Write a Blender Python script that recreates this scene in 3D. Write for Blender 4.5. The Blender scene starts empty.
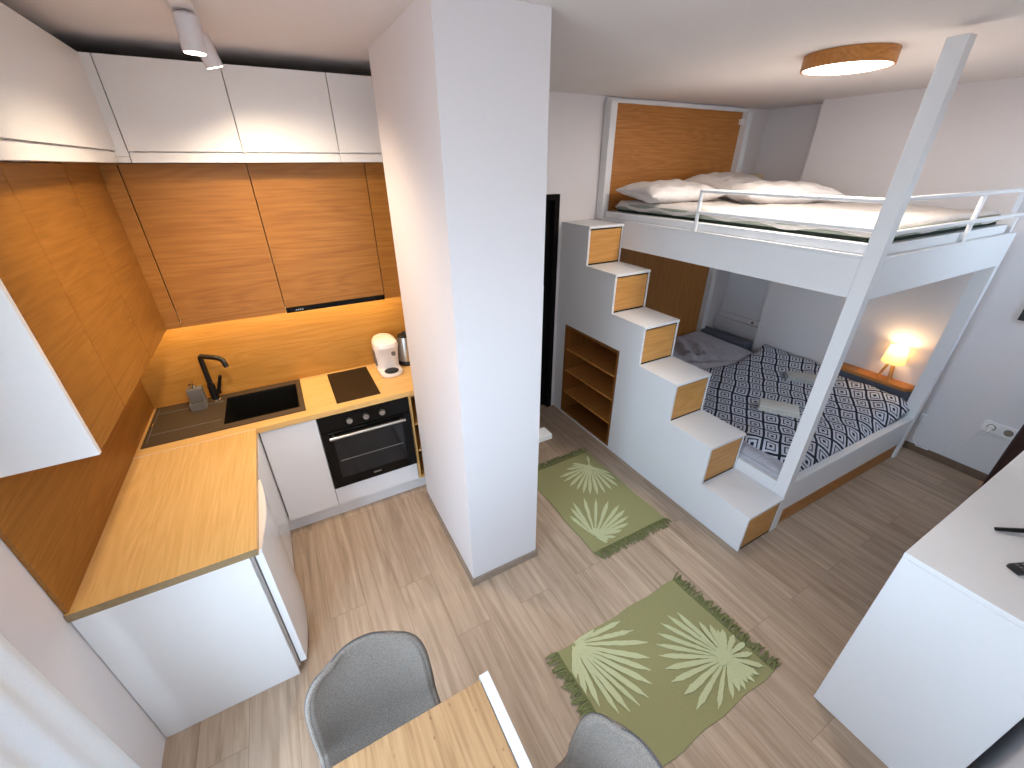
import bpy, bmesh, math, random
from mathutils import Vector, Matrix
random.seed(7)
SC = bpy.context.scene
COL = SC.collection
R = math.radians

# ------------------------------------------------------------------ materials
def srgb(h):
    c = [int(h[i:i+2], 16)/255 for i in (0, 2, 4)]
    return [x/12.92 if x <= .04045 else ((x+.055)/1.055)**2.4 for x in c] + [1]

def newmat(name):
    m = bpy.data.materials.new(name); m.use_nodes = True
    nt = m.node_tree; b = nt.nodes['Principled BSDF']
    return m, nt, b

def N(nt, t, **k):
    n = nt.nodes.new(t)
    for a, v in k.items(): setattr(n, a, v)
    return n

def ramp(nt, stops):
    r = N(nt, 'ShaderNodeValToRGB'); e = r.color_ramp.elements
    while len(e) < len(stops): e.new(.5)
    for x, (p, c) in zip(e, stops): x.position = p; x.color = c
    return r

def plain(name, hexcol, rough=.5, metal=0, bump=0, bscale=60, var=.03, spec=.5, coat=0):
    """a coloured surface with a faint procedural variation and optional fine bump"""
    m, nt, b = newmat(name)
    tc = N(nt, 'ShaderNodeTexCoord'); no = N(nt, 'ShaderNodeTexNoise')
    no.inputs['Scale'].default_value = bscale; no.inputs['Detail'].default_value = 4
    nt.links.new(tc.outputs['Object'], no.inputs['Vector'])
    c = srgb(hexcol)
    r = ramp(nt, [(.3, [x*(1-var) for x in c[:3]]+[1]), (.7, [min(1, x*(1+var)) for x in c[:3]]+[1])])
    nt.links.new(no.outputs['Fac'], r.inputs['Fac']); nt.links.new(r.outputs['Color'], b.inputs['Base Color'])
    b.inputs['Roughness'].default_value = rough; b.inputs['Metallic'].default_value = metal
    b.inputs['Specular IOR Level'].default_value = spec
    b.inputs['Coat Weight'].default_value = coat
    if bump:
        bp = N(nt, 'ShaderNodeBump'); bp.inputs['Strength'].default_value = bump; bp.inputs['Distance'].default_value = .01
        nt.links.new(no.outputs['Fac'], bp.inputs['Height']); nt.links.new(bp.outputs['Normal'], b.inputs['Normal'])
    return m

def wood(name, dark, mid, light, axis='X', scale=1.0, rough=.45, knots=False):
    m, nt, b = newmat(name); L = nt.links.new
    tc = N(nt, 'ShaderNodeTexCoord'); mp = N(nt, 'ShaderNodeMapping')
    s = [5.5*scale]*3; s['XYZ'.index(axis)] = .55*scale
    mp.inputs['Scale'].default_value = s
    L(tc.outputs['Object'], mp.inputs['Vector'])
    n1 = N(nt, 'ShaderNodeTexNoise'); n1.inputs['Scale'].default_value = 1.1; n1.inputs['Detail'].default_value = 2
    n1.inputs['Distortion'].default_value = .5
    L(mp.outputs['Vector'], n1.inputs['Vector'])
    mp2 = N(nt, 'ShaderNodeMapping'); s2 = [110*scale]*3; s2['XYZ'.index(axis)] = 3.2*scale
    mp2.inputs['Scale'].default_value = s2; L(tc.outputs['Object'], mp2.inputs['Vector'])
    n2 = N(nt, 'ShaderNodeTexNoise'); n2.inputs['Scale'].default_value = 1; n2.inputs['Detail'].default_value = 5; n2.inputs['Roughness'].default_value = .6
    L(mp2.outputs['Vector'], n2.inputs['Vector'])
    # growth rings: thin bands of the stretched noise
    ml = N(nt, 'ShaderNodeMath', operation='MULTIPLY'); ml.inputs[1].default_value = 26; L(n1.outputs['Fac'], ml.inputs[0])
    fr = N(nt, 'ShaderNodeMath', operation='PINGPONG'); fr.inputs[1].default_value = 1; L(ml.outputs[0], fr.inputs[0])
    mx = N(nt, 'ShaderNodeMix', data_type='FLOAT'); mx.inputs['Factor'].default_value = .82
    L(fr.outputs[0], mx.inputs['A']); L(n2.outputs['Fac'], mx.inputs['B'])
    st = [(.22, srgb(dark)), (.5, srgb(mid)), (.75, srgb(light))]
    r = ramp(nt, st); L(mx.outputs['Result'], r.inputs['Fac'])
    out = r.outputs['Color']
    if knots:
        v = N(nt, 'ShaderNodeTexVoronoi'); mp3 = N(nt, 'ShaderNodeMapping'); s3 = [7]*3; s3['XYZ'.index(axis)] = 4
        mp3.inputs['Scale'].default_value = s3; L(tc.outputs['Object'], mp3.inputs['Vector']); L(mp3.outputs['Vector'], v.inputs['Vector'])
        kr = ramp(nt, [(.03, (.8, .8, .8, 1)), (.15, (0, 0, 0, 1))]); L(v.outputs['Distance'], kr.inputs['Fac'])
        mk = N(nt, 'ShaderNodeMix', data_type='RGBA'); L(kr.outputs['Color'], mk.inputs['Factor']); L(out, mk.inputs['A'])
        mk.inputs['B'].default_value = srgb('6d4322'); out = mk.outputs['Result']
    L(out, b.inputs['Base Color']); b.inputs['Roughness'].default_value = rough
    b.inputs['Specular IOR Level'].default_value = .35
    return m

def floor_mat():
    m, nt, b = newmat('wood_look_floor_tile'); L = nt.links.new
    tc = N(nt, 'ShaderNodeTexCoord'); mp = N(nt, 'ShaderNodeMapping'); mp.inputs['Rotation'].default_value = (0, 0, R(90))
    mp.inputs['Location'].default_value = (.13, .07, 0)
    L(tc.outputs['Object'], mp.inputs['Vector'])
    br = N(nt, 'ShaderNodeTexBrick'); br.offset = .37; br.offset_frequency = 2
    br.inputs['Scale'].default_value = 1; br.inputs['Brick Width'].default_value = 1.2; br.inputs['Row Height'].default_value = .2
    br.inputs['Mortar Size'].default_value = .0014; br.inputs['Mortar Smooth'].default_value = .3; br.inputs['Bias'].default_value = 0
    br.inputs['Color1'].default_value = (0, 0, 0, 1); br.inputs['Color2'].default_value = (1, 1, 1, 1); br.inputs['Mortar'].default_value = (.5, .5, .5, 1)
    L(mp.outputs['Vector'], br.inputs['Vector'])
    # grain, shifted per plank
    sh = N(nt, 'ShaderNodeVectorMath', operation='MULTIPLY_ADD'); L(br.outputs['Color'], sh.inputs[0]); sh.inputs[1].default_value = (3.7, 9.1, 5.3)
    L(tc.outputs['Object'], sh.inputs[2])
    m2 = N(nt, 'ShaderNodeMapping'); m2.inputs['Scale'].default_value = (26, 1.5, 1); L(sh.outputs['Vector'], m2.inputs['Vector'])
    n = N(nt, 'ShaderNodeTexNoise'); n.inputs['Scale'].default_value = 1; n.inputs['Detail'].default_value = 7; n.inputs['Roughness'].default_value = .62; n.inputs['Distortion'].default_value = .9
    L(m2.outputs['Vector'], n.inputs['Vector'])
    r = ramp(nt, [(.25, srgb('8a7663')), (.45, srgb('a9937d')), (.6, srgb('b8a28c')), (.8, srgb('c8b39d'))]); L(n.outputs['Fac'], r.inputs['Fac'])
    hs = N(nt, 'ShaderNodeHueSaturation'); L(r.outputs['Color'], hs.inputs['Color'])
    mr = N(nt, 'ShaderNodeMapRange'); mr.inputs['To Min'].default_value = .92; mr.inputs['To Max'].default_value = 1.06
    L(br.outputs['Color'], mr.inputs['Value']); L(mr.outputs['Result'], hs.inputs['Value'])
    mx = N(nt, 'ShaderNodeMix', data_type='RGBA'); L(br.outputs['Fac'], mx.inputs['Factor']); L(hs.outputs['Color'], mx.inputs['A']); mx.inputs['B'].default_value = srgb('8a7664')
    L(mx.outputs['Result'], b.inputs['Base Color']); b.inputs['Roughness'].default_value = .42; b.inputs['Specular IOR Level'].default_value = .4
    return m

def duvet_mat():
    m, nt, b = newmat('black_and_white_diamond_weave'); L = nt.links.new
    tc = N(nt, 'ShaderNodeTexCoord'); mp = N(nt, 'ShaderNodeMapping', vector_type='TEXTURE')
    mp.inputs['Rotation'].default_value = (0, 0, R(33)); mp.inputs['Scale'].default_value = (.128, .112, 1)
    wob = N(nt, 'ShaderNodeTexNoise'); wob.inputs['Scale'].default_value = 2.2
    L(tc.outputs['Object'], wob.inputs['Vector'])
    ad = N(nt, 'ShaderNodeVectorMath', operation='MULTIPLY_ADD'); L(wob.outputs['Color'], ad.inputs[0]); ad.inputs[1].default_value = (.09, .09, 0); L(tc.outputs['Object'], ad.inputs[2])
    L(ad.outputs['Vector'], mp.inputs['Vector'])
    fx = N(nt, 'ShaderNodeVectorMath', operation='FRACTION'); L(mp.outputs['Vector'], fx.inputs[0])
    sb = N(nt, 'ShaderNodeVectorMath', operation='SUBTRACT'); L(fx.outputs['Vector'], sb.inputs[0]); sb.inputs[1].default_value = (.5, .5, .5)
    ab = N(nt, 'ShaderNodeVectorMath', operation='ABSOLUTE'); L(sb.outputs['Vector'], ab.inputs[0])
    sp = N(nt, 'ShaderNodeSeparateXYZ'); L(ab.outputs['Vector'], sp.inputs[0])
    mxm = N(nt, 'ShaderNodeMath', operation='MAXIMUM'); L(sp.outputs['X'], mxm.inputs[0]); L(sp.outputs['Y'], mxm.inputs[1])
    d = N(nt, 'ShaderNodeMath', operation='MULTIPLY'); d.inputs[1].default_value = 2; L(mxm.outputs[0], d.inputs[0])
    K, W = srgb('2b2d36'), srgb('c6c9d3')
    r = ramp(nt, [(0, K), (.18, W), (.44, K), (.58, W), (.85, K)]); r.color_ramp.interpolation = 'CONSTANT'
    L(d.outputs[0], r.inputs['Fac']); L(r.outputs['Color'], b.inputs['Base Color'])
    b.inputs['Roughness'].default_value = .9; b.inputs['Specular IOR Level'].default_value = .1
    n = N(nt, 'ShaderNodeTexNoise'); n.inputs['Scale'].default_value = 14; L(tc.outputs['Object'], n.inputs['Vector'])
    bp = N(nt, 'ShaderNodeBump'); bp.inputs['Strength'].default_value = .4; bp.inputs['Distance'].default_value = .02
    L(n.outputs['Fac'], bp.inputs['Height']); L(bp.outputs['Normal'], b.inputs['Normal'])
    return m

def fabric(name, c1, c2, scale=420, rough=.95, wrinkle=0, sheen=0):
    m, nt, b = newmat(name); L = nt.links.new
    tc = N(nt, 'ShaderNodeTexCoord'); n = N(nt, 'ShaderNodeTexNoise'); n.inputs['Scale'].default_value = scale; n.inputs['Detail'].default_value = 3
    L(tc.outputs['Object'], n.inputs['Vector'])
    r = ramp(nt, [(.35, srgb(c1)), (.65, srgb(c2))]); L(n.outputs['Fac'], r.inputs['Fac']); L(r.outputs['Color'], b.inputs['Base Color'])
    b.inputs['Roughness'].default_value = rough; b.inputs['Specular IOR Level'].default_value = .15; b.inputs['Sheen Weight'].default_value = sheen
    bp = N(nt, 'ShaderNodeBump'); bp.inputs['Strength'].default_value = .25; bp.inputs['Distance'].default_value = .002
    L(n.outputs['Fac'], bp.inputs['Height'])
    if wrinkle:
        n2 = N(nt, 'ShaderNodeTexNoise'); n2.inputs['Scale'].default_value = 7; n2.inputs['Detail'].default_value = 3; n2.inputs['Distortion'].default_value = 1.2
        L(tc.outputs['Object'], n2.inputs['Vector'])
        b2 = N(nt, 'ShaderNodeBump'); b2.inputs['Strength'].default_value = wrinkle; b2.inputs['Distance'].default_value = .03
        L(n2.outputs['Fac'], b2.inputs['Height']); L(bp.outputs['Normal'], b2.inputs['Normal']); L(b2.outputs['Normal'], b.inputs['Normal'])
    else: L(bp.outputs['Normal'], b.inputs['Normal'])
    return m

def emit(name, rgb, strength):
    m, nt, b = newmat(name)
    b.inputs['Base Color'].default_value = (.8, .8, .8, 1)
    b.inputs['Emission Color'].default_value = (*rgb, 1); b.inputs['Emission Strength'].default_value = strength
    return m

def pane_mat():
    m, nt, b = newmat('window_glass'); out = nt.nodes['Material Output']
    t = N(nt, 'ShaderNodeBsdfTransparent'); g = N(nt, 'ShaderNodeBsdfGlossy'); g.inputs['Roughness'].default_value = .02
    fz = N(nt, 'ShaderNodeMixShader'); fz.inputs['Fac'].default_value = .06
    nt.links.new(t.outputs[0], fz.inputs[1]); nt.links.new(g.outputs[0], fz.inputs[2]); nt.links.new(fz.outputs[0], out.inputs['Surface'])
    return m

def shade_mat():
    m, nt, b = newmat('lamp_shade_linen'); out = nt.nodes['Material Output']; L = nt.links.new
    d = N(nt, 'ShaderNodeBsdfDiffuse'); d.inputs['Color'].default_value = srgb('f3e3b8')
    t = N(nt, 'ShaderNodeBsdfTranslucent'); t.inputs['Color'].default_value = srgb('ffe3a6')
    x = N(nt, 'ShaderNodeMixShader'); x.inputs['Fac'].default_value = .3
    L(d.outputs[0], x.inputs[1]); L(t.outputs[0], x.inputs[2]); L(x.outputs[0], out.inputs['Surface'])
    return m

M = dict(
    wall=plain('white_wall_paint', 'd9d4d4', .9, bump=.05, bscale=180, var=.01, spec=.2),
    ceil=plain('ceiling_paint', 'd6d0ce', .95, var=.01, spec=.1),
    white=plain('white_laminate', 'dfdfe0', .35, var=.008),
    gloss=plain('white_gloss_front', 'e2e2e4', .16, var=.006),
    cabw=plain('white_matt_front', 'e0dedc', .4, var=.008),
    bedw=plain('white_painted_board', 'dcdcdd', .42, var=.01),
    wcab=wood('honey_oak_veneer', '7f4f1b', '925f23', 'a06c30', 'X', 1.0),
    wcaby=wood('honey_oak_veneer_side', '7f4f1b', '925f23', 'a06c30', 'Y', 1.0),
    top=wood('oak_worktop_lengthwise', 'cda260', 'dab06f', 'e4bc80', 'X', 1.0, .35),
    topy=wood('oak_worktop_crosswise', 'cda260', 'dab06f', 'e4bc80', 'Y', 1.0, .35),
    splash=wood('honey_oak_backsplash', 'a8752f', 'b98339', 'c49048', 'X', 1.0, .4),
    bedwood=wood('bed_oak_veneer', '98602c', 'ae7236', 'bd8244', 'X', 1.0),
    nicheshade=wood('bed_oak_upright_shaded', '6b4019', '7b4b1e', '885626', 'Z', 1.0),  # oak darkened in colour to paint the shade inside the stair niche
    drawer=wood('drawer_oak_veneer', 'ad7a3e', 'c18c4c', 'cd9a5c', 'X', 1.0),
    table=wood('pale_knotty_oak', '8a6540', 'b08a61', 'c19d72', 'Y', .8, .45, knots=True),
    floor=floor_mat(),
    black=plain('black_glass', '040405', .2, var=.0, spec=.25),
    hob=plain('dark_hob_glass', '100b0a', .3, var=.0),
    blackm=plain('matt_black', '0c0c0d', .45, var=.02),
    granite=plain('dark_brown_granite', '453829', .5, bump=.1, bscale=300, var=.25),
    basin=plain('black_granite', '050504', .75, spec=.15, var=.2, bscale=300),
    steel=plain('brushed_steel', 'b9b9b6', .3, metal=1, var=.04, bscale=90),
    chrome=plain('chrome', 'd5d5d5', .12, metal=1, var=0),
    ovenin=plain('oven_glass', '15181d', .08, var=0, spec=.5),
    dark=plain('dark_brown_door', '0f0a09', .8, var=.1, spec=.15),
    edging=plain('worktop_edging', '8a7350', .6, var=.1),
    bedwoodup=wood('bed_oak_back_upright', '95602a', 'a56e36', 'b27b43', 'Z', 1.0),
    gapshade=plain('shadow_gap_black', '030303', .9, var=0),  # black colour stands in for shade inside the drawer gaps
    plastic=plain('white_plastic', 'e6e2e0', .3, var=.01),
    spotw=plain('spot_white_metal', 'cfcacb', .5, var=.01),
    grey=plain('grey_soap_body', '6a6661', .5, var=.08),
    chair=fabric('grey_melange_fabric', '655c54', '8f857b', 420),
    seam=plain('dark_grey_seam', '4a4a4c', .9, var=.05),
    sheet=fabric('grey_bed_sheet', 'aeacb3', 'b9b7be', 200, wrinkle=.9),
    whites=fabric('white_bed_linen', 'cac4c1', 'd3cdca', 160, wrinkle=.7),
    greenm=fabric('sage_mattress_fabric', '83887c', '92978a', 200),
    darkgreen=fabric('dark_mattress_border', '232a24', '30372f', 200),
    towel=fabric('cream_towel', 'cbc8bf', 'dcd9d0', 260),
    towelg=fabric('grey_towel', 'a9a9a6', 'b8b8b4', 260),
    rug=fabric('green_flatweave', '8e8c62', '98966b', 300),
    leaf=fabric('pale_green_tuft', 'b6bb90', 'c3c79e', 300),
    fringe=fabric('green_yarn', '6d7148', '83865a', 300),
    duvet=duvet_mat(),
    charcoal=fabric('charcoal_headboard', '5a5c66', '646670', 200),
    beige=fabric('beige_lampshade', 'c2ae8b', 'cbb795', 200),
    brown=plain('dark_brown_leather', '3b211a', .6, bump=.2, bscale=40, var=.15),
    tile=plain('taupe_tile_skirting', '8f7f70', .5, var=.12, bscale=25),
    tilew=plain('dark_tile_skirting', '6a5442', .5, var=.12, bscale=25),
    pane=pane_mat(), shade=shade_mat(),
    lens=emit('spot_lens', (1, .86, .68), 14), diff=emit('ceiling_lamp_diffuser', (1, .93, .86), 5.5),
    bulb=emit('warm_bulb', (1, .80, .52), 7), led=emit('led_strip', (1, .80, .50), 6),
    duvetwhite=fabric('white_coverlet', 'c3bcb7', 'ccc5c1', 160, wrinkle=.5),
    curtain=fabric('white_curtain', 'dbe2e8', 'e2e8ee', 300),
)

# ------------------------------------------------------------------ mesh helpers
def bmn(): return bmesh.new()

def box(bm, x0, x1, y0, y1, z0, z1, bev=0, shear=None):
    ge = bmesh.ops.create_cube(bm, size=1)
    vs = ge['verts']
    for v in vs:
        v.co = Vector(((x0+x1)/2+v.co.x*(x1-x0), (y0+y1)/2+v.co.y*(y1-y0), (z0+z1)/2+v.co.z*(z1-z0)))
    if bev:
        es = list({e for v in vs for e in v.link_edges})
        r = bmesh.ops.bevel(bm, geom=es, offset=bev, segments=2, affect='EDGES', profile=.6)
        vs = list({v for f in r['faces'] for v in f.verts} | {v for v in vs if v.is_valid})
    return vs

def tube(bm, pts, rad, n=12, cap=True):
    """a round bar along a poly line; rad is a number or one per point"""
    pts = [Vector(p) for p in pts]; rings = []
    if not isinstance(rad, (list, tuple)): rad = [rad]*len(pts)
    pu = None
    for i, p in enumerate(pts):
        d = (pts[min(i+1, len(pts)-1)]-pts[max(i-1, 0)]).normalized()
        if pu is None:
            u = d.orthogonal().normalized()
        else:
            u = (pu-d*pu.dot(d)).normalized()
        pu = u; w = d.cross(u)
        rings.append([bm.verts.new(p+(u*math.cos(a)+w*math.sin(a))*rad[i]) for a in [2*math.pi*k/n for k in range(n)]])
    for a, b in zip(rings, rings[1:]):
        for k in range(n): bm.faces.new((a[k], a[(k+1) % n], b[(k+1) % n], b[k]))
    if cap: bm.faces.new(rings[0][::-1]); bm.faces.new(rings[-1])
    return rings

def lathe(bm, cx, cy, prof, n=28):
    rings = []
    for r, z in prof:
        rings.append([bm.verts.new((cx+r*math.cos(2*math.pi*k/n), cy+r*math.sin(2*math.pi*k/n), z)) for k in range(n)])
    for a, b in zip(rings, rings[1:]):
        for k in range(n): bm.faces.new((a[k], a[(k+1) % n], b[(k+1) % n], b[k]))
    bm.faces.new(rings[0][::-1]); bm.faces.new(rings[-1])

def prism(bm, outline, holes, axis, a0, a1):
    """polygon (with holes) pulled along an axis. axis 'X': outline is (y,z); 'Y': (x,z); 'Z': (x,y)"""
    def P(p, a):
        return {'X': (a, p[0], p[1]), 'Y': (p[0], a, p[1]), 'Z': (p[0], p[1], a)}[axis]
    edges = []
    for loop in [outline]+list(holes):
        vs = [bm.verts.new(P(p, a0)) for p in loop]
        edges += [bm.edges.new((vs[i], vs[(i+1) % len(vs)])) for i in range(len(vs))]
    f = bmesh.ops.triangle_fill(bm, use_beauty=True, use_dissolve=False, edges=edges)
    faces = [g for g in f['geom'] if isinstance(g, bmesh.types.BMFace)]
    ex = bmesh.ops.extrude_face_region(bm, geom=faces)
    d = Vector(P((0, 0), a1-a0))
    bmesh.ops.translate(bm, vec=d, verts=[g for g in ex['geom'] if isinstance(g, bmesh.types.BMVert)])

def grid(bm, nu, nv, fn):
    V = [[bm.verts.new(fn(i/(nu-1), j/(nv-1))) for j in range(nv)] for i in range(nu)]
    for i in range(nu-1):
        for j in range(nv-1): bm.faces.new((V[i][j], V[i+1][j], V[i+1][j+1], V[i][j+1]))
    return V

def obj(name, bm, m, base=(0, 0, 0), parent=None, smooth=False):
    bmesh.ops.recalc_face_normals(bm, faces=bm.faces)
    bmesh.ops.translate(bm, vec=-Vector(base), verts=bm.verts)
    me = bpy.data.meshes.new(name); bm.to_mesh(me); bm.free()
    me.materials.append(M[m] if isinstance(m, str) else m)
    if smooth:
        for p in me.polygons: p.use_smooth = True
        if smooth != 'all':
            try: me.set_sharp_from_angle(angle=R(40))
            except Exception: pass
    o = bpy.data.objects.new(name, me); COL.objects.link(o)
    if parent is None: o.location = base
    else: o.parent = parent
    return o

def tag(o, label, cat, group=None, kind=None):
    o['label'] = label; o['category'] = cat
    if group: o['group'] = group
    if kind: o['kind'] = kind
    return o

class Thing:
    def __init__(s, name, label, cat, base, group=None):
        s.base = Vector(base); s.o = bpy.data.objects.new(name, None); COL.objects.link(s.o)
        s.o.location = base; s.o.empty_display_size = .05; tag(s.o, label, cat, group)
    def part(s, name, bm, m, parent=None, label=None, smooth=False, kind=None):
        o = obj(name, bm, m, s.base, parent or s.o, smooth)
        if label: o['label'] = label
        if kind: o['kind'] = kind
        return o
    def box(s, name, m, *a, parent=None, bev=0, label=None):
        bm = bmn(); box(bm, *a, bev=bev); return s.part(name, bm, m, parent, label)

def single(name, bm, m, label, cat, base, group=None, smooth=False, kind=None):
    return tag(obj(name, bm, m, base, None, smooth), label, cat, group, kind)

def struct(name, bm, m):
    o = obj(name, bm, m); o['kind'] = 'structure'; return o
def sbox(name, m, *a, bev=0):
    bm = bmn(); box(bm, *a, bev=bev); return struct(name, bm, m)

# ------------------------------------------------------------------ measures (metres)
YB = 3.135            # back wall
ZC = 2.765            # ceiling
YW = -.25             # window wall
XR = 5.53             # right wall
CT = .90              # worktop height

# ------------------------------------------------------------------ room shell
sbox('floor', 'floor', -.1, 5.9, YW-.1, YB+.1, -.1, 0)
sbox('ceiling', 'ceil', -.1, 5.9, YW-.1, YB+.1, ZC, ZC+.1)
WINL = (-.18, 1.05, .08, 2.50)
bm = bmn(); prism(bm, [(YW-.1, 0), (YB+.1, 0), (YB+.1, ZC), (YW-.1, ZC)], [[(WINL[0], WINL[2]), (WINL[1], WINL[2]), (WINL[1], WINL[3]), (WINL[0], WINL[3])]], 'X', -.1, 0); struct('wall_left', bm, 'wall')
bm = bmn(); prism(bm, [(0, 0), (2.28, 0), (2.28, 2.066), (3.132, 2.066), (3.132, 0), (5.67, 0), (5.67, ZC), (0, ZC)], [], 'Y', YB, YB+.1); struct('wall_back', bm, 'wall')
bm = bmn(); prism(bm, [(XR, YW-.1), (XR, 1.02), (5.40, 1.02), (5.40, 2.47), (5.67, 2.47), (5.67, YB), (5.8, YB), (5.8, YW-.1)], [], 'Z', 0, ZC); struct('wall_right', bm, 'wall')
WINS = [(1.45, 2.05, 1.2, 2.2), (4.45, 5.45, 1.80, 2.42)]
def rc(a): return [(a[0], a[2]), (a[1], a[2]), (a[1], a[3]), (a[0], a[3])]
bm = bmn(); prism(bm, [(0, 0), (XR, 0), (XR, ZC), (0, ZC)], [rc(q) for q in WINS], 'Y', YW-.1, YW); struct('wall_front', bm, 'wall')
# windows beside and behind the camera
def window(name, axis, a, p0, p1):
    m_ = (a[0]+a[1])/2; f = .06
    bm = bmn(); prism(bm, rc(a), [rc((a[0]+f, m_-.035, a[2]+f, a[3]-f)), rc((m_+.035, a[1]-f, a[2]+f, a[3]-f))], axis, p0, p1); w = struct(name, bm, 'white')
    bm = bmn(); pm = (p0+p1)/2; lo, hi = (a[0]+f-.01, a[1]-f+.01), (a[2]+f-.01, a[3]-f+.01)
    if axis == 'Y': box(bm, *lo, pm-.003, pm+.003, *hi)
    else: box(bm, pm-.003, pm+.003, *lo, *hi)
    obj('window_pane', bm, 'pane', (0, 0, 0), w)
window('window_1', 'X', WINL, -.085, -.025)
window('window_2', 'Y', WINS[0], YW-.085, YW-.025)
window('window_3', 'Y', WINS[1], YW-.085, YW-.025)
# pillar between kitchen and corridor, with the stub wall that ends the kitchen run
bm = bmn(); prism(bm, [(1.537, 1.578), (1.980, 1.578), (1.980, YB), (1.725, YB), (1.725, 2.454), (1.537, 2.454)], [], 'Z', 0, ZC); struct('wall_pillar', bm, 'wall')
bm = bmn(); prism(bm, [(1.526, 1.567), (1.991, 1.567), (1.991, 2.454), (1.9805, 2.454), (1.9805, 1.5775), (1.5365, 1.5775), (1.5365, 2.454), (1.526, 2.454)], [], 'Z', 0, .055)
struct('baseboard_pillar', bm, 'tile')
sbox('baseboard_right', 'tilew', XR-.012, XR, .0, 1.02, 0, .066)
# entrance door at the end of the corridor
bm = bmn(); box(bm, 2.284, 3.128, YB+.052, YB+.098, 0, 2.062, bev=.002)
d = struct('door_1', bm, 'dark')
bm = bmn(); prism(bm, [(2.282, 0), (2.33, 0), (2.33, 2.018), (3.082, 2.018), (3.082, 0), (3.13, 0), (3.13, 2.064), (2.282, 2.064)], [], 'Y', YB-.012, YB+.05)
obj('door_frame', bm, 'dark', (0, 0, 0), d)
bm = bmn(); tube(bm, [(2.42, YB+.052, 1.02), (2.42, YB-.02, 1.02), (2.54, YB-.02, 1.02)], .009); obj('door_handle', bm, 'steel', (0, 0, 0), d)
# white curtain drawn to the side of the left window
def cur(u, v):
    y = .90+.372*u; w = math.sin(u*22+.8*math.sin(v*3))
    return (.060+.006*w+.004*math.sin(u*11), y+.010*math.sin(v*9+1)*u, .02+2.60*v)
bm = bmn(); grid(bm, 90, 30, cur)
o = single('curtain', bm, 'curtain', 'plain white curtain drawn aside on the left wall close to the camera', 'curtain', (.06, 1.0, .02), smooth='all')
md = o.modifiers.new('thick', 'SOLIDIFY'); md.thickness = .003
bm = bmn(); tube(bm, [(.062, -.15, 2.64), (.062, 1.36, 2.64)], .011, 12); box(bm, .002, .062, 1.32, 1.335, 2.625, 2.655); single('curtain_rod', bm, 'white', 'white curtain rod above the left window', 'rod', (.06, .6, 2.64))
# socket trunking in the niche by the head of the lower bed
bm = bmn(); box(bm, 5.60, 5.67, 2.475, YB, .43, .60, bev=.006); box(bm, 5.645, 5.67, 2.475, YB, .60, .66, bev=.004); t = struct('trim_1', bm, 'wall')
bm = bmn(); box(bm, 5.245, 5.40, 2.48, 3.10, .0, .508, bev=.006); single('padded_strip', bm, 'charcoal', 'dark grey padded strip between the grey sheet and the wall niche', 'cushion', (5.32, 2.8, 0))

# ------------------------------------------------------------------ kitchen: base units
YF, YD = 2.535, 2.55    # worktop front, door fronts
g = Thing('sink_cabinet', 'white base cabinet under the sink, its one plain door left of the oven', 'cabinet', (.76, 2.85, 0), 'kitchen base units')
bm = bmn(); box(bm, .60, .615, 2.57, 3.12, .12, .70); box(bm, .90, .915, 2.57, 3.12, .12, .862); box(bm, .615, .90, 2.57, 3.12, .12, .135); g.part('body', bm, 'white')
g.box('door', 'gloss', .600, .9165, YD, YD+.018, .127, .855, bev=.0015)
g.box('plinth', 'white', .552, .917, 2.60, 2.615, 0, .118)
g = Thing('oven_cabinet', 'white base cabinet that houses the black oven, low drawer below it', 'cabinet', (1.21, 2.85, 0), 'kitchen base units')
bm = bmn(); box(bm, .920, .936, 2.57, 3.12, .12, .862); box(bm, 1.49, 1.508, 2.57, 3.12, .12, .862); box(bm, .936, 1.49, 2.57, 3.12, .12, .136); g.part('body', bm, 'white')
g.box('drawer', 'gloss', .9195, 1.510, YD, YD+.018, .123, .276, bev=.0015)
g.box('plinth', 'white', .918, 1.512, 2.597, 2.612, 0, .118)
g = Thing('bottle_shelf_cabinet', 'narrow open oak shelf unit between the oven and the pillar', 'shelf', (1.6, 2.8, 0), 'kitchen base units')
bm = bmn(); box(bm, 1.514, 1.532, YD, 3.1, .12, .862); box(bm, 1.70, 1.718, YD, 3.1, .12, .862); box(bm, 1.532, 1.70, 3.082, 3.1, .12, .862)
box(bm, 1.532, 1.70, YD, 3.082, .12, .136); box(bm, 1.532, 1.70, YD, 3.082, .846, .862); g.part('body', bm, 'topy')
for z in (.36, .60): g.box('shelf', 'topy', 1.532, 1.70, YD+.01, 3.082, z, z+.016)
g.box('plinth', 'white', 1.514, 1.72, 2.595, 2.61, 0, .118)
# left run
g = Thing('corner_cabinet', 'white corner filler cabinet at the inside corner of the worktop', 'cabinet', (.3, 2.3, 0), 'kitchen base units')
bm = bmn(); box(bm, .02, .575, 2.09, 2.54, .12, .862); g.part('body', bm, 'white')
g.box('filler_panel', 'gloss', .576, .594, 2.09, YD+.017, .125, .855, bev=.001)
g.box('plinth', 'white', .53, .545, 2.09, 2.598, 0, .118)
bm = bmn(); box(bm, .003, .556, 1.546, 1.564, 0, .864, bev=.001)
single('end_panel', bm, 'cabw', 'plain white end panel closing the near end of the left worktop run', 'panel', (.28, 1.555, 0))
g = Thing('under_counter_fridge', 'white under-counter fridge with curved door below the left worktop', 'fridge', (.3, 1.83, 0))
g.box('body', 'white', .06, .565, 1.572, 2.07, .02, .845, bev=.004)
for fx in (.12, .5):
    for fy in (1.62, 2.02):
        bm = bmn(); lathe(bm, fx, fy, [(.02, 0), (.02, .02)], 12); g.part('foot', bm, 'blackm')
bm = bmn()
n = 14
pl = [(.572, 1.572), (.572, 2.068)] + [(.600+.022*math.sin(math.pi*(1-i/n)), 2.068-.496*i/n) for i in range(n+1)]
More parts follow.
